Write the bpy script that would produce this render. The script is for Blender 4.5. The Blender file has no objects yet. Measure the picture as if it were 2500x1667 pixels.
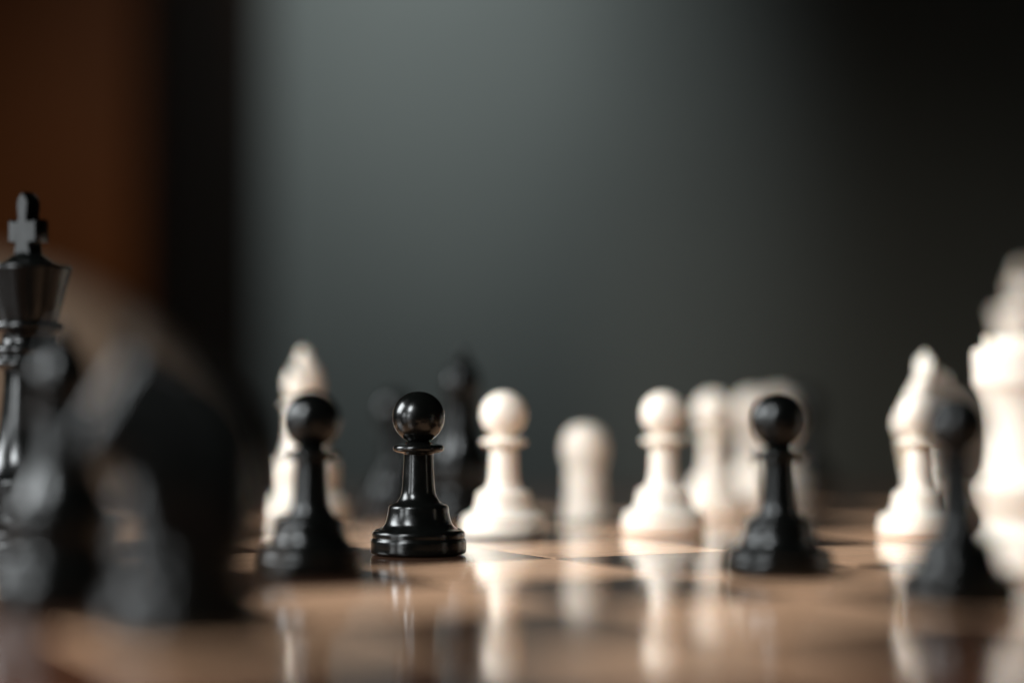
import bpy, bmesh, math, random
from mathutils import Vector, Matrix
random.seed(7)
R = math.radians
H = 0.0445                 # height of a pawn in metres; every piece is measured in pawn heights
scene = bpy.context.scene
COL = scene.collection

# ------------------------------------------------------------------ camera
FPX = 5300.0               # focal length in pixels of the 2500 px wide photograph
cam_d = bpy.data.cameras.new("camera")
cam = bpy.data.objects.new("camera", cam_d)
COL.objects.link(cam)
cam.location = (0, 0, H)
cam_d.sensor_width = 36.0
cam_d.lens = 36.0 * FPX / 2500.0
cam.rotation_euler = (R(90) + math.atan((957 - 833.5) / FPX), 0, 0)
cam_d.clip_start = 0.01
cam_d.clip_end = 50
cam_d.dof.use_dof = True
cam_d.dof.focus_distance = 13.38 * H
cam_d.dof.aperture_fstop = (cam_d.lens / 1000) / (0.70 * H)
cam_d.dof.aperture_blades = 0
scene.camera = cam

# ------------------------------------------------------------------ light
w = bpy.data.worlds.new("World")
scene.world = w
w.use_nodes = True
w.node_tree.nodes["Background"].inputs[0].default_value = (0.62, 0.62, 0.52, 1)
w.node_tree.nodes["Background"].inputs[1].default_value = 0.012


def aim(o, target):
    o.rotation_euler = (Vector(target) - o.location).to_track_quat('-Z', 'Y').to_euler()


def area(name, loc, target, sx, sy, power, col):
    l = bpy.data.lights.new(name, 'AREA')
    l.shape = 'RECTANGLE'
    l.size = sx
    l.size_y = sy
    l.energy = power
    l.color = col
    o = bpy.data.objects.new(name, l)
    COL.objects.link(o)
    o.location = loc
    aim(o, target)
    return o


# daylight through the two panes of a window, up to the left and a little behind the lens
for nm, lc, sx, sy, pw, sprd in (("window_pane_light", (-1.08, 0.76, 0.56), 0.60, 0.60, 3.15, 58),
                                 ("window_pane_light", (-0.66, -0.14, 0.72), 0.30, 0.52, 1.25, 42),
                                 ("window_lower_light", (-0.95, 0.16, 0.18), 0.30, 0.28, 0.13, 40),
                                 ("window_lower_light", (-0.74, -0.20, 0.16), 0.20, 0.26, 0.11, 36)):
    wo = area(nm, lc, (0.02, 0.62, -0.02), sx, sy, pw, (0.93, 0.98, 1.0))
    wo.data.spread = R(sprd)
# a shaded lamp above throws a soft pool down the far wall: a tight core and its wide spill
for en, cone, tgt in ((17, 25, (-0.11, 2.6, 0.52)), (27, 42, (-0.12, 2.6, 0.40))):
    sp = bpy.data.lights.new("wall_light", 'SPOT')
    sp.energy = en
    sp.spot_size = R(cone)
    sp.spot_blend = 1.0
    sp.shadow_soft_size = 0.08
    sp.color = (0.95, 1.0, 0.96)
    so = bpy.data.objects.new("wall_light", sp)
    COL.objects.link(so)
    so.location = (-0.12, 1.70, 1.45)
    aim(so, tgt)
# warm fill spot, added without a visible source to brighten cabinet front and chair
sc_ = bpy.data.lights.new("cabinet_fill_light", 'SPOT')
sc_.energy = 22
sc_.spot_size = R(50)
sc_.spot_blend = 1.0
sc_.shadow_soft_size = 0.1
sc_.color = (1.0, 0.86, 0.68)
sco = bpy.data.objects.new("cabinet_fill_light", sc_)
COL.objects.link(sco)
sco.location = (-1.1, 0.75, 0.75)
aim(sco, (-0.34, 1.62, 0.08))

scene.view_settings.view_transform = 'Standard'
scene.view_settings.look = 'None'
scene.view_settings.exposure = 0.0
scene.view_settings.gamma = 1.0
scene.cycles.max_bounces = 8
scene.cycles.use_denoising = True


# ------------------------------------------------------------------ materials
def mat(name, base, rough=0.4, spec=0.5, coat=0.0, sss=0.0, sssr=(1, 0.5, 0.3)):
    m = bpy.data.materials.new(name)
    m.use_nodes = True
    nt = m.node_tree
    b = nt.nodes["Principled BSDF"]
    b.inputs["Base Color"].default_value = (*base, 1)
    b.inputs["Roughness"].default_value = rough
    b.inputs["Specular IOR Level"].default_value = spec
    b.inputs["Coat Weight"].default_value = coat
    b.inputs["Coat Roughness"].default_value = 0.05
    if sss:
        b.inputs["Subsurface Weight"].default_value = sss
        b.inputs["Subsurface Radius"].default_value = sssr
        b.inputs["Subsurface Scale"].default_value = 0.004
    return m, nt, b


def noise(nt, scale, detail=4, rough=0.6, coord='Object', stretch=(1, 1, 1), rot=(0, 0, 0)):
    tc = nt.nodes.new("ShaderNodeTexCoord")
    mp = nt.nodes.new("ShaderNodeMapping")
    mp.inputs["Scale"].default_value = stretch
    mp.inputs["Rotation"].default_value = rot
    n = nt.nodes.new("ShaderNodeTexNoise")
    n.inputs["Scale"].default_value = scale
    n.inputs["Detail"].default_value = detail
    n.inputs["Roughness"].default_value = rough
    nt.links.new(tc.outputs[coord], mp.inputs[0])
    nt.links.new(mp.outputs[0], n.inputs["Vector"])
    return n


def ramp(nt, src, stops):
    r = nt.nodes.new("ShaderNodeValToRGB")
    e = r.color_ramp.elements
    while len(e) < len(stops):
        e.new(0.5)
    for i, (p, c) in enumerate(stops):
        e[i].position = p
        e[i].color = (*c, 1) if len(c) == 3 else c
    nt.links.new(src, r.inputs[0])
    return r


def bump(nt, b, src, strength, dist):
    bp = nt.nodes.new("ShaderNodeBump")
    bp.inputs["Strength"].default_value = strength
    bp.inputs["Distance"].default_value = dist
    nt.links.new(src, bp.inputs["Height"])
    nt.links.new(bp.outputs[0], b.inputs["Normal"])


def plastic(name, base, rough, lo, hi, sss=0.0):
    m, nt, b = mat(name, base, rough, 0.5, 0.0, sss, (1.0, 0.55, 0.3))
    n = noise(nt, 260, 5, 0.65)
    r = ramp(nt, n.outputs[0], [(0.35, (lo,) * 3), (0.7, (hi,) * 3)])
    nt.links.new(r.outputs[0], b.inputs["Roughness"])
    n2 = noise(nt, 90, 3, 0.5)
    bump(nt, b, n2.outputs[0], 0.25, 0.00025)
    return m


BLACK = plastic("black_plastic", (0.0016, 0.0018, 0.0016), 0.2, 0.16, 0.28)
BLACK.node_tree.nodes["Principled BSDF"].inputs["Specular IOR Level"].default_value = 0.30
WHITE = plastic("ivory_plastic", (0.80, 0.70, 0.60), 0.35, 0.3, 0.45, 0.4)


def wood(name, c1, c2, rough, spec, grain=30, stretch=(1, 12, 1), coat=0.0, bstr=0.15, rlo=None):
    m, nt, b = mat(name, c1, rough, spec, coat)
    n = noise(nt, grain, 6, 0.62, 'Object', stretch)
    n.inputs["Distortion"].default_value = 0.6
    # each piece of wood a shade of its own
    oi = nt.nodes.new("ShaderNodeObjectInfo")
    r = ramp(nt, n.outputs[0], [(0.3, c1), (0.72, c2)])
    hs = nt.nodes.new("ShaderNodeHueSaturation")
    mr = nt.nodes.new("ShaderNodeMapRange")
    mr.inputs[3].default_value = 0.82
    mr.inputs[4].default_value = 1.15
    nt.links.new(oi.outputs["Random"], mr.inputs[0])
    nt.links.new(mr.outputs[0], hs.inputs["Value"])
    nt.links.new(r.outputs[0], hs.inputs["Color"])
    nt.links.new(hs.outputs[0], b.inputs["Base Color"])
    n3 = noise(nt, 70, 3, 0.5)
    lo = rlo if rlo is not None else rough * 0.8
    rr = ramp(nt, n3.outputs[0], [(0.3, (lo,) * 3), (0.75, (rough,) * 3)])
    nt.links.new(rr.outputs[0], b.inputs["Roughness"])
    bump(nt, b, n.outputs[0], bstr, 0.00004)
    return m


def dust(m, scale=260, col=(0.7, 0.66, 0.6), size=0.075):
    """sparse pale specks and dull smears on the varnish"""
    nt = m.node_tree
    b = nt.nodes["Principled BSDF"]
    tc = nt.nodes.new("ShaderNodeTexCoord")
    v = nt.nodes.new("ShaderNodeTexVoronoi")
    v.inputs["Scale"].default_value = scale
    nt.links.new(tc.outputs["Object"], v.inputs["Vector"])
    r = ramp(nt, v.outputs["Distance"], [(0.0, (1, 1, 1)), (size, (0, 0, 0))])
    pick = ramp(nt, noise(nt, 55, 2).outputs[0], [(0.52, (0, 0, 0)), (0.60, (1, 1, 1))])
    mm = nt.nodes.new("ShaderNodeMath")
    mm.operation = 'MULTIPLY'
    nt.links.new(r.outputs[0], mm.inputs[0])
    nt.links.new(pick.outputs[0], mm.inputs[1])
    mx = nt.nodes.new("ShaderNodeMixRGB")
    mx.inputs[1].default_value = b.inputs["Base Color"].default_value
    mx.inputs[2].default_value = (*col, 1)
    nt.links.new(mm.outputs[0], mx.inputs[0])
    if b.inputs["Base Color"].links:
        nt.links.new(b.inputs["Base Color"].links[0].from_socket, mx.inputs[1])
    nt.links.new(mx.outputs[0], b.inputs["Base Color"])


LIGHTSQ = wood("light_square_wood", (0.72, 0.40, 0.235), (0.86, 0.54, 0.34), 0.11, 0.30, rlo=0.06)
DARKSQ = wood("dark_square_wood", (0.032, 0.016, 0.010), (0.06, 0.03, 0.019), 0.11, 0.30, rlo=0.06)
dust(LIGHTSQ)
dust(DARKSQ)
dust(BLACK, 420, (0.10, 0.10, 0.095), 0.07)
FRAMEW = wood("frame_wood", (0.07, 0.026, 0.013), (0.11, 0.042, 0.022), 0.16, 0.3)
TABLEW = wood("table_wood", (0.10, 0.045, 0.027), (0.16, 0.075, 0.045), 0.35, 0.3, 9, (1, 10, 1))
CABW = wood("cabinet_wood", (0.11, 0.035, 0.008), (0.17, 0.055, 0.013), 0.5, 0.1, 6, (10, 10, 1))
GROOVE, _, _ = mat("groove_filler", (0.03, 0.016, 0.01), 0.5)
METAL, _, _b = mat("dark_metal", (0.2, 0.19, 0.17), 0.4)
_b.inputs["Metallic"].default_value = 1.0


def cloth(name, base):
    m, nt, b = mat(name, base, 0.9, 0.2)
    n = noise(nt, 420, 3)
    r = ramp(nt, n.outputs[0], [(0.3, tuple(c * 0.8 for c in base)), (0.75, base)])
    nt.links.new(r.outputs[0], b.inputs["Base Color"])
    bump(nt, b, n.outputs[0], 0.5, 0.0008)
    return m


BEIGE = cloth("beige_fabric", (0.66, 0.54, 0.47))
m_, nt_, b_ = mat("grey_wall_paint", (0.295, 0.325, 0.328), 0.85, 0.2)
nn = noise(nt_, 35, 5)
bump(nt_, b_, nn.outputs[0], 0.2, 0.001)
rr_ = ramp(nt_, noise(nt_, 2.2, 3).outputs[0], [(0.3, (0.265, 0.297, 0.302)), (0.7, (0.312, 0.347, 0.35))])
nt_.links.new(rr_.outputs[0], b_.inputs["Base Color"])
WALL = m_
FLOOR = wood("floor_wood", (0.05, 0.028, 0.016), (0.08, 0.045, 0.025), 0.5, 0.3, 5, (1, 10, 1))


# ------------------------------------------------------------------ mesh helpers
def link(name, bm, m, parent=None, loc=None, rot=None, smooth=True, angle=None):
    me = bpy.data.meshes.new(name)
    bmesh.ops.recalc_face_normals(bm, faces=bm.faces)
    bm.to_mesh(me)
    bm.free()
    me.materials.append(m)
    if smooth:
        me.polygons.foreach_set("use_smooth", [True] * len(me.polygons))
        if angle:
            me.set_sharp_from_angle(angle=R(angle))
    o = bpy.data.objects.new(name, me)
    COL.objects.link(o)
    if parent:
        o.parent = parent
    if loc:
        o.location = loc
    if rot:
        o.rotation_euler = rot
    return o


def catmull(pts, n):
    """smooth open curve through (r,h) points; a point with a third value True is a corner"""
    out = []
    k = len(pts)
    for i in range(k - 1):
        p1, p2 = pts[i], pts[i + 1]
        c1 = len(p1) > 2
        c2 = len(p2) > 2
        p0 = pts[i - 1] if (i > 0 and not c1) else p1
        p3 = pts[i + 2] if (i + 2 < k and not c2) else p2
        for j in range(n):
            t = j / n
            q = []
            for a in (0, 1):
                v0, v1, v2, v3 = p0[a], p1[a], p2[a], p3[a]
                q.append(0.5 * ((2 * v1) + (-v0 + v2) * t + (2 * v0 - 5 * v1 + 4 * v2 - v3) * t * t
                                + (-v0 + 3 * v1 - 3 * v2 + v3) * t ** 3))
            out.append((max(q[0], 0.0), q[1]))
    out.append((pts[-1][0], pts[-1][1]))
    return out


def lathe_bm(pts, seg=64, n=5, scale=H):
    prof = catmull(pts, n)
    bm = bmesh.new()
    rings = []
    for r, h in prof:
        if r < 1e-5:
            rings.append([bm.verts.new((0, 0, h * scale))])
        else:
            rings.append([bm.verts.new((r * scale * math.cos(2 * math.pi * i / seg),
                                        r * scale * math.sin(2 * math.pi * i / seg), h * scale)) for i in range(seg)])
    for a, b in zip(rings, rings[1:]):
        for i in range(seg):
            j = (i + 1) % seg
            if len(a) == 1 and len(b) == 1:
                continue
            if len(a) == 1:
                bm.faces.new((a[0], b[i], b[j]))
            elif len(b) == 1:
                bm.faces.new((a[i], b[0], a[j]))
            else:
                bm.faces.new((a[i], b[i], b[j], a[j]))
    return bm


def lathe(name, pts, m, parent, **k):
    return link(name, lathe_bm(pts, **k), m, parent)


def box_bm(x0, x1, y0, y1, z0, z1, bev=0.0, seg=2):
    bm = bmesh.new()
    v = [bm.verts.new(p) for p in ((x0, y0, z0), (x1, y0, z0), (x1, y1, z0), (x0, y1, z0),
                                   (x0, y0, z1), (x1, y0, z1), (x1, y1, z1), (x0, y1, z1))]
    for f in ((0, 3, 2, 1), (4, 5, 6, 7), (0, 1, 5, 4), (1, 2, 6, 5), (2, 3, 7, 6), (3, 0, 4, 7)):
        bm.faces.new([v[i] for i in f])
    if bev:
        bmesh.ops.bevel(bm, geom=bm.edges[:], offset=bev, segments=seg, affect='EDGES', profile=0.5)
    return bm


def empty(name, label, cat, loc=(0, 0, 0), rotz=0.0, group=None):
    o = bpy.data.objects.new(name, None)
    COL.objects.link(o)
    o.empty_display_size = 0.01
    o.location = loc
    o.rotation_euler = (0, 0, rotz)
    o["label"] = label
    o["category"] = cat
    if group:
        o["group"] = group
    return o


# ------------------------------------------------------------------ the chess pieces (units of pawn height)
def base_profile(r, h):
    """weighted foot of a piece, radius r, height h"""
    return [(0.0, 0.003, 1), (r * 0.93, 0.003, 1), (r * 0.985, 0.012), (r, 0.03), (r * 1.0, h * 0.48), (r * 0.992, h * 0.58),
            (r * 0.968, h * 0.655), (r * 0.97, h * 0.72), (r * 0.965, h * 0.86), (r * 0.92, h * 0.955), (r * 0.86, h, 1),
            (0.0, h * 1.0, 1)]


def make_pawn(m):
    t = empty("pawn", "", "chess pawn")
    lathe("base", base_profile(0.295, 0.156), m, t, seg=96, n=6)
    lathe("stem", [(0.0, 0.10, 1), (0.262, 0.150, 1), (0.238, 0.160), (0.213, 0.180), (0.200, 0.207), (0.190, 0.250), (0.186, 0.285),
                   (0.180, 0.299), (0.166, 0.309), (0.138, 0.322), (0.118, 0.345), (0.1045, 0.386), (0.0975, 0.47), (0.091, 0.60),
                   (0.094, 0.617), (0.110, 0.626, 1), (0.0, 0.628, 1)], m, t, seg=96, n=6)
    lathe("collar", [(0.09, 0.618, 1), (0.115, 0.624), (0.148, 0.633), (0.158, 0.649), (0.1545, 0.664), (0.140, 0.673), (0.105, 0.680),
                     (0.086, 0.686), (0.06, 0.70, 1)], m, t, seg=96, n=6)
    bm = bmesh.new()
    bmesh.ops.create_uvsphere(bm, u_segments=96, v_segments=64, radius=0.1615 * H)
    bmesh.ops.translate(bm, verts=bm.verts, vec=(0, 0, 0.843 * H))
    link("head", bm, m, t)
    return t


def pedestal(r0, h0, r1, h1):
    """the flaring drum between foot and neck"""
    return [(0.0, h0 - 0.05, 1), (r0, h0 - 0.006, 1), (r0 * 0.9, h0 + 0.015), (r0 * 0.83, h0 + 0.05), (r1 * 0.985, (h0 + h1) * 0.5),
            (r1, h1 - 0.05), (r1, h1 - 0.02), (r1 * 0.95, h1)]


def make_bishop(m):
    t = empty("bishop", "", "chess bishop")
    lathe("base", base_profile(0.345, 0.20), m, t, seg=80)
    lathe("stem", pedestal(0.30, 0.205, 0.262, 0.46) + [(0.215, 0.485), (0.175, 0.56), (0.145, 0.66), (0.128, 0.78), (0.122, 0.88, 1),
                                                       (0.0, 0.885, 1)], m, t, seg=80)
    lathe("collar", [(0.10, 0.872, 1), (0.14, 0.874), (0.165, 0.885), (0.165, 0.90), (0.14, 0.912), (0.11, 0.925), (0.09, 0.94, 1)], m, t, seg=80)
    bm = lathe_bm([(0.0, 0.90, 1), (0.085, 0.915), (0.118, 0.96), (0.140, 1.02), (0.144, 1.07), (0.130, 1.13), (0.098, 1.20),
                   (0.058, 1.25), (0.038, 1.268), (0.044, 1.283), (0.044, 1.305), (0.026, 1.325), (0.0, 1.33, 1)], 64, 4)
    h = link("head", bm, m, t)
    # the slanting cut in the mitre
    cb = box_bm(-0.26 * H, 0.0, -0.3 * H, 0.3 * H, -0.03 * H, 0.03 * H)
    bmesh.ops.rotate(cb, verts=cb.verts, cent=(0, 0, 0), matrix=Matrix.Rotation(R(46), 3, 'Y'))
    bmesh.ops.translate(cb, verts=cb.verts, vec=(-0.005 * H, 0, 1.10 * H))
    cut = link("cut", cb, m, smooth=False)
    md = h.modifiers.new("b", 'BOOLEAN')
    md.object = cut
    md.operation = 'DIFFERENCE'
    bpy.context.view_layer.update()
    ev = h.evaluated_get(bpy.context.evaluated_depsgraph_get())
    me = bpy.data.meshes.new_from_object(ev)
    h.modifiers.clear()
    h.data = me
    me.set_sharp_from_angle(angle=R(35))
    bpy.data.objects.remove(cut)
    return t


def make_rook(m):
    t = empty("rook", "", "chess rook")
    lathe("base", base_profile(0.385, 0.20), m, t, seg=80)
    lathe("stem", [(0.0, 0.15, 1), (0.33, 0.195, 1), (0.295, 0.215), (0.262, 0.26), (0.258, 0.31), (0.285, 0.37), (0.31, 0.44), (0.312, 0.48),
                   (0.30, 0.505), (0.268, 0.55), (0.25, 0.62), (0.242, 0.72), (0.242, 0.82), (0.256, 0.92), (0.285, 1.0), (0.308, 1.04),
                   (0.312, 1.10), (0.315, 1.19), (0.312, 1.225), (0.295, 1.238), (0.28, 1.24, 1), (0.19, 1.24, 1), (0.185, 1.13, 1), (0.0, 1.125, 1)], m, t, seg=80)
    for k in range(6):
        bm = bmesh.new()
        a0 = k * math.pi / 3 + R(9)
        a1 = a0 + R(42)
        n = 8
        cols = []
        for i in range(n + 1):
            a = a0 + (a1 - a0) * i / n
            c, s = math.cos(a), math.sin(a)
            cols.append([bm.verts.new((r * H * c, r * H * s, z * H)) for r, z in ((0.19, 1.15), (0.252, 1.15), (0.256, 1.305), (0.19, 1.305))])
        for p, q in zip(cols, cols[1:]):
            for i in range(4):
                j = (i + 1) % 4
                bm.faces.new((p[i], p[j], q[j], q[i]))
        bm.faces.new(cols[0])
        bm.faces.new(cols[-1][::-1])
        es = [e for e in bm.edges if len(e.link_faces) == 2 and e.calc_face_angle() > 1.0]
        bmesh.ops.bevel(bm, geom=es, offset=0.018 * H, segments=3, affect='EDGES', profile=0.5)
        link("merlon", bm, m, t, angle=50)
    return t


def make_king(m):
    t = empty("king", "", "chess king")
    lathe("base", base_profile(0.405, 0.22), m, t, seg=80)
    lathe("stem", pedestal(0.35, 0.225, 0.30, 0.50) + [(0.25, 0.535), (0.20, 0.62), (0.165, 0.76), (0.145, 0.92), (0.135, 1.08), (0.14, 1.14, 1),
                                                      (0.0, 1.145, 1)], m, t, seg=80)
    lathe("collar", [(0.12, 1.13, 1), (0.20, 1.14), (0.222, 1.165), (0.20, 1.19), (0.17, 1.20), (0.185, 1.225), (0.19, 1.25), (0.165, 1.275),
                     (0.15, 1.30), (0.155, 1.34), (0.19, 1.355), (0.205, 1.38), (0.19, 1.405), (0.12, 1.41, 1)], m, t, seg=80)
    lathe("crown", [(0.0, 1.40, 1), (0.168, 1.405, 1), (0.19, 1.48), (0.22, 1.60), (0.246, 1.70), (0.252, 1.722), (0.243, 1.738),
                    (0.222, 1.742), (0.19, 1.745), (0.14, 1.765), (0.09, 1.80), (0.06, 1.815), (0.0, 1.818, 1)], m, t, seg=80)
    out = [(-.062, 1.79), (-.050, 1.865), (-.098, 1.868), (-.103, 1.875), (-.103, 1.995), (-.096, 2.01), (-.045, 2.0), (-.038, 2.012), (-.046, 2.10), (-.038, 2.135),
           (0, 2.172)]
    out = out + [(-x, z) for x, z in out[-2::-1]]
    link("cross", slab_bm(out, lambda z: 0.068, 0.014, 3), m, t, rot=(0, 0, R(-22)), angle=40)
    return t


def inset_poly(pts, d):
    n = len(pts)
    res = []
    for i in range(n):
        p0, p1, p2 = Vector(pts[i - 1]), Vector(pts[i]), Vector(pts[(i + 1) % n])
        a = (p1 - p0).normalized()
        b = (p2 - p1).normalized()
        na, nb = Vector((a.y, -a.x)), Vector((b.y, -b.x))
        v = na + nb
        v = v.normalized() if v.length > 1e-4 else na
        res.append((p1.x + v.x * d, p1.y + v.y * d))
    return res


def slab_bm(outline, thick, rnd, layers, scale=H):
    """a solid of varying thickness from a side outline (x,z), edges rounded by rnd"""
    ar = sum(outline[i - 1][0] * outline[i][1] - outline[i][0] * outline[i - 1][1] for i in range(len(outline)))
    sgn = 1 if ar < 0 else -1
    bm = bmesh.new()
    rows = []
    ks = [math.sin(math.pi / 2 * (-1 + 2 * i / (2 * layers))) for i in range(2 * layers + 1)]
    for k in ks:
        d = rnd * (1 - math.sqrt(max(0, 1 - k * k)))
        ins = inset_poly(outline, sgn * d)
        row = []
        for (x, z), (xo, zo) in zip(ins, outline):
            row.append(bm.verts.new((x * scale, k * thick(zo) * scale, z * scale)))
        rows.append(row)
    n = len(outline)
    for a, b in zip(rows, rows[1:]):
        for i in range(n):
            j = (i + 1) % n
            bm.faces.new((a[i], a[j], b[j], b[i]))
    for row in (rows[0], rows[-1]):
        f = bm.faces.new(row)
        bmesh.ops.triangulate(bm, faces=[f])
    return bm


def smooth_closed(pts, n=3):
    out = []
    k = len(pts)
    for i in range(k):
        p0, p1, p2, p3 = pts[i - 1], pts[i], pts[(i + 1) % k], pts[(i + 2) % k]
        for j in range(n):
            t = j / n
            out.append(tuple(0.5 * ((2 * p1[a]) + (-p0[a] + p2[a]) * t + (2 * p0[a] - 5 * p1[a] + 4 * p2[a] - p3[a]) * t * t
                                    + (-p0[a] + 3 * p1[a] - 3 * p2[a] + p3[a]) * t ** 3) for a in (0, 1)))
    return out


def make_knight(m):
    """horse head that looks along -x"""
    t = empty("knight", "", "chess knight")
    lathe("base", base_profile(0.345, 0.20), m, t, seg=80)
    lathe("plinth", pedestal(0.30, 0.205, 0.285, 0.36) + [(0.24, 0.375), (0.0, 0.385, 1)], m, t, seg=80)
    o = [(-.22, .34), (-.255, .44), (-.262, .54), (-.25, .61), (-.225, .66), (-.22, .70), (-.25, .72), (-.29, .71), (-.37, .68), (-.43, .71),
         (-.445, .78), (-.42, .87), (-.35, .99), (-.29, 1.09), (-.25, 1.15), (-.235, 1.23), (-.195, 1.30), (-.15, 1.23), (-.11, 1.165), (-.02, 1.115),
         (.09, 1.06), (.195, .99), (.275, .88), (.315, .72), (.315, .54), (.275, .34)]

    def th(z):
        if z < 0.6:
            return 0.20 - 0.06 * (z - 0.34) / 0.26
        if z < 0.8:
            return 0.14
        return max(0.038, 0.14 - 0.22 * (z - 0.8))
    link("head", slab_bm(smooth_closed(o), th, 0.055, 4), m, t, angle=60)
    # mane: a row of locks down the neck
    for k in range(7):
        u = k / 6
        x = -.10 + .37 * math.sin(u * math.pi / 2)
        z = 1.12 - .62 * u ** 1.5
        bm = bmesh.new()
        bmesh.ops.create_uvsphere(bm, u_segments=16, v_segments=10, radius=1)
        bmesh.ops.scale(bm, verts=bm.verts, vec=(.05 * H, .085 * H, .065 * H))
        link("mane_lock", bm, m, t, loc=(x * H, 0, z * H), rot=(0, R(20 + 50 * u), 0))
    for s in (-1, 1):
        bm = bmesh.new()
        bmesh.ops.create_uvsphere(bm, u_segments=16, v_segments=10, radius=.022 * H)
        link("eye", bm, m, t, loc=(-.275 * H, s * .085 * H, 1.0 * H))
        link("ear", lathe_bm([(0, 0, 1), (.035, .0), (.04, .04), (.025, .10), (0, .15, 1)], 16, 3), m, t,
             loc=(-.185 * H, s * .036 * H, 1.11 * H), rot=(R(-s * 12), R(-8), 0))
    return t


def make_peg(m):
    """short round-topped piece, hardly narrower below its head"""
    t = empty("peg", "", "chess piece")
    lathe("body", [(0, 0.002, 1), (0.172, 0.002, 1), (0.178, 0.012), (0.178, 0.08), (0.160, 0.11), (0.148, 0.3), (0.150, 0.44),
                   (0.172, 0.46, 1), (0.0, 0.465, 1)], m, t, seg=48)
    lathe("head", [(0.0, 0.44, 1), (0.165, 0.455, 1), (0.172, 0.50), (0.178, 0.56), (0.168, 0.64), (0.138, 0.70), (0.075, 0.742), (0.0, 0.755, 1)], m, t, seg=48)
    return t


MAKERS = dict(pawn=make_pawn, bishop=make_bishop, rook=make_rook, king=make_king, knight=make_knight, peg=make_peg)
first = {}


def place(kind, colour, px, z, label, group=None, rz=0.0):
    """px is the column of the photograph at which the piece stands, z its distance in pawn heights"""
    key = (kind, colour)
    x = (px - 1250) / FPX * z * H
    if key not in first:
        t = MAKERS[kind](BLACK if colour == 'black' else WHITE)
        first[key] = t
    else:
        src = first[key]
        t = src.copy()
        COL.objects.link(t)
        for ch in src.children:
            c = ch.copy()
            COL.objects.link(c)
            c.parent = t
            if 'label' in c:
                del c['label']
    t.location = (x, z * H, 0.0001)
    t.rotation_euler = (0, 0, rz)
    t["label"] = label
    if group:
        t["group"] = group
    elif "group" in t:
        del t["group"]
    return t


BP, WP = "black pawns on the chessboard", "white pawns on the chessboard"
place('pawn', 'black', 1022, 13.41, "glossy black pawn in sharp focus with window highlights on its round head", BP, R(20))
place('pawn', 'black', 761, 11.95, "blurred black pawn standing in front of the white bishop, left of the sharp pawn", BP)
place('pawn', 'black', 1902, 11.85, "blurred black pawn standing in front of three blurred ivory pawns", BP, R(70))
place('pawn', 'black', 2335, 10.25, "nearest black pawn at the right, before the white knight and the big white rook", BP, R(120))
place('pawn', 'black', 966, 18.4, "very blurred black pawn hidden mostly behind the sharp black pawn", BP)
place('pawn', 'black', 1962, 22.5, "farthest black pawn, almost lost in the dark right of the three bunched ivory pawns", BP)
place('pawn', 'white', 1230, 15.10, "ivory pawn just right of the sharp black pawn", WP)
place('pawn', 'white', 1620, 15.50, "ivory pawn alone in the middle right, in front of a blurred ivory pair", WP)
place('pawn', 'white', 1742, 17.6, "very blurred ivory pawn leftmost of the three blurred ones bunched behind the middle black pawn", WP)
place('pawn', 'white', 2245, 15.10, "ivory pawn with a clear collar in front of the white knight", WP)
place('pawn', 'white', 1838, 19.2, "blurred ivory pawn directly behind the middle black pawn, showing left of its ball", WP)
place('pawn', 'white', 1900, 20.9, "farthest ivory pawn, only its right flank showing beside the middle black pawn", WP)
place('peg', 'white', 1428, 16.8, "short blurred white piece with a rounded top and no waist, between two ivory pawns")
place('bishop', 'white', 742, 16.5, "white bishop with a notched mitre behind the left black pawn", None, R(0))
place('bishop', 'black', 1128, 16.7, "blurred black bishop whose cut mitre catches a pale light, behind the sharp pawn", "black bishops on the chessboard", R(-15))
place('bishop', 'black', 150, 10.3, "out-of-focus black bishop between the black king and the nearest black knight", "black bishops on the chessboard", R(100))
place('knight', 'black', 458, 8.75, "huge blurred black knight nearest the lens at lower left", None, R(-4))
place('knight', 'white', 2300, 16.0, "white knight with peaked head behind the ivory pawn at the right", None, R(40))
place('king', 'black', 68, 12.73, "tall black king with a thick cross at the left edge", None, 0)
place('king', 'white', 2494, 19.5, "white king with a cross rising behind the big white rook at the right edge", None, 0)
place('rook', 'white', 2516, 11.9, "large white rook with battlements cut by the right edge of the picture", None, R(20))

# ------------------------------------------------------------------ chessboard
TH = R(28.2)
S = 1.283 * H
board = empty("chessboard", "glossy wooden chessboard of tan and dark brown squares with a raised red-brown rim", "chessboard",
              (0.255 * H, 13.12 * H, 0), TH)
A0, A1, B0, B1 = -3, 5, -4, 4
T = 0.009
gap = 0.00012
sq_l = sq_d = None
for i in range(A0, A1):
    for j in range(B0, B1):
        lightsq = (i + j) % 2 == 0
        src = sq_l if lightsq else sq_d
        if src is None:
            bm = box_bm(-S / 2 + gap, S / 2 - gap, -S / 2 + gap, S / 2 - gap, -T, 0, 0.00015, 1)
            src = link("light_square" if lightsq else "dark_square", bm, LIGHTSQ if lightsq else DARKSQ, board, smooth=False)
            if lightsq:
                sq_l = src
            else:
                sq_d = src
            o = src
        else:
            o = src.copy()
            COL.objects.link(o)
            o.parent = board
        o.location = ((i + .5) * S, (j + .5) * S, 0)
        o.rotation_euler = (0, 0, R(180) if (i * 7 + j * 3) % 4 < 2 else 0)
BW = 0.036
x0, x1, y0, y1 = A0 * S, A1 * S, B0 * S, B1 * S
link("board_core", box_bm(x0, x1, y0, y1, -0.0172, -T - 0.0002), GROOVE, board, smooth=False)
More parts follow.
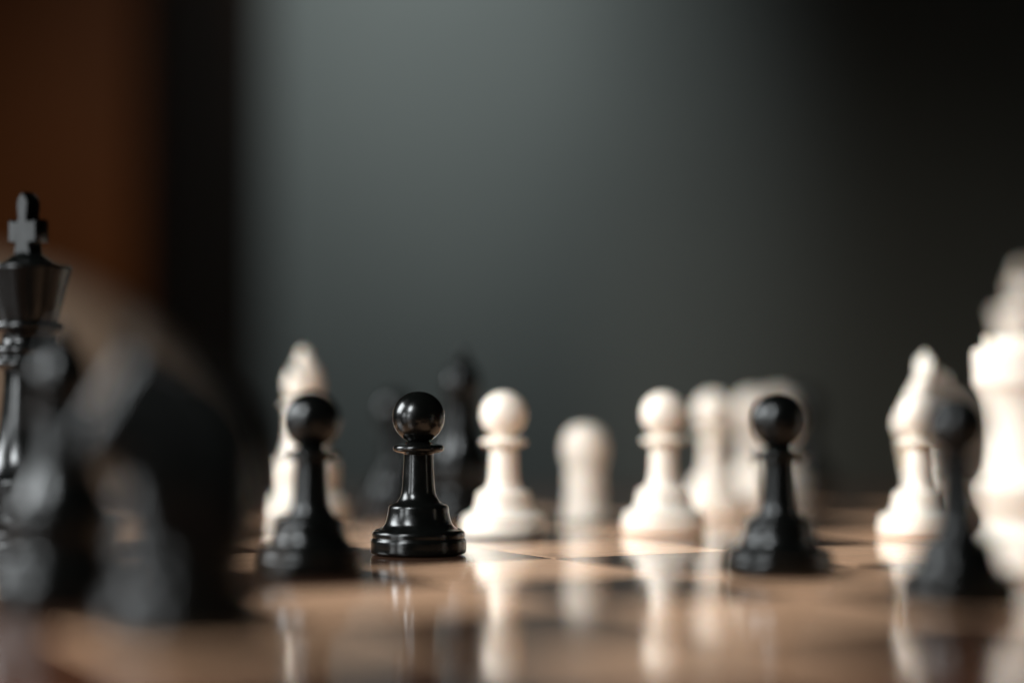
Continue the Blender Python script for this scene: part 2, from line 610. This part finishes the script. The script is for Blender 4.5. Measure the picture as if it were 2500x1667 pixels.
for (a, b, c, d) in ((x0 - BW, x1 + BW, y0 - BW, y0 - .0002), (x0 - BW, x1 + BW, y1 + .0002, y1 + BW),
                     (x0 - BW, x0 - .0002, y0, y1), (x1 + .0002, x1 + BW, y0, y1)):
    link("frame_rail", box_bm(a, b, c, d, -0.0175, 0.0, 0.0012, 2), FRAMEW, board, smooth=False)

# ------------------------------------------------------------------ table, floor, wall, furniture behind
tb = empty("table", "brown wooden table under the chessboard", "table", (0.05, 0.66, -0.75))
zt = 0.75 - 0.0178
for k in range(8):
    link("top_plank", box_bm(-0.90 + k * 0.225 + .0004, -0.90 + (k + 1) * 0.225 - .0004, -0.72, 0.66, zt - 0.03, zt, 0.0015, 2), TABLEW, tb, smooth=False)
for sx in (-0.8, 0.8):
    for sy in (-0.62, 0.56):
        link("leg", box_bm(sx - .035, sx + .035, sy - .035, sy + .035, 0, zt - 0.0302, 0.004, 2), TABLEW, tb, smooth=False)
for sy in (-0.62, 0.56):
    link("apron", box_bm(-0.765, 0.765, sy - .012, sy + .012, zt - .12, zt - .031, 0.002, 1), TABLEW, tb, smooth=False)

fl = link("floor", box_bm(-3, 3, -1.5, 2.75, -0.80, -0.75), FLOOR, smooth=False)
fl["kind"] = "structure"
wl = link("wall", box_bm(-3, 3, 2.60, 2.75, -0.749, 2.4), WALL, smooth=False)
wl["kind"] = "structure"

# brown cabinet: a corner towards the lens, its front turned to the left, its side in shade
cb = empty("cabinet", "tall red-brown wooden cabinet out of focus behind the black king", "cabinet", (-0.325, 1.94, -0.749), 0)
cb.rotation_euler = (0, 0, R(-15))
# local: corner at the origin, front runs along -x, side runs along +y
CT = 1.75
link("carcass", box_bm(-1.0, 0, 0.004, 0.29, 0.06, CT), CABW, cb, smooth=False)
link("plinth", box_bm(-0.98, -0.02, 0.02, 0.27, 0, 0.0595), CABW, cb, smooth=False)
link("top_board", box_bm(-1.02, 0.012, -0.02, 0.305, CT + .0003, CT + 0.022, 0.004, 2), CABW, cb, smooth=False)
for k in range(2):
    d = link("door", box_bm(-0.98 + k * .49, -0.98 + (k + 1) * .49 - .004, -0.016, 0.0036, 0.08, CT - .015, 0.003, 2), CABW, cb, smooth=False)
    hx = -0.98 + .49 + (-.04 if k == 0 else .036)
    bm = box_bm(-.006, .006, -.03, 0, -.05, .05, .004, 2)
    link("handle", bm, METAL, d, loc=(hx, -0.0162, 0.70))

# padded chair back, its round shoulder falling to the right
ch = empty("armchair", "pale beige upholstered chair back out of focus in front of the brown cabinet", "armchair", (-0.468, 1.62, -0.749), 0)


def cushion(name, x0, x1, y0, y1, z0, z1, r, par):
    bm = box_bm(x0, x1, y0, y1, z0, z1, r, 6)
    return link(name, bm, BEIGE, par)


sh = [(-.36, .40), (-.36, .80), (-.33, .868), (-.26, .893), (-.1, .90), (.04, .897), (.10, .888), (.145, .874), (.185, .852), (.22, .822), (.25, .785), (.27, .74), (.28, .68), (.28, .40)]
link("backrest", slab_bm([(x, z) for x, z in sh], lambda z: 0.055, 0.03, 4, 1.0), BEIGE, ch, angle=60)
cushion("seat", -.34, .26, -.50, -.058, .32, .45, .03, ch)
for sx in (-.32, .24):
    for sy in (-.46, .0):
        link("leg", lathe_bm([(0, 0, 1), (.012, 0, 1), (.02, .3, 1), (.02, .319 if sy < -.1 else .399, 1), (0, .319 if sy < -.1 else .399, 1)], 20, 2, 1.0), TABLEW, ch, loc=(sx, sy, 0))
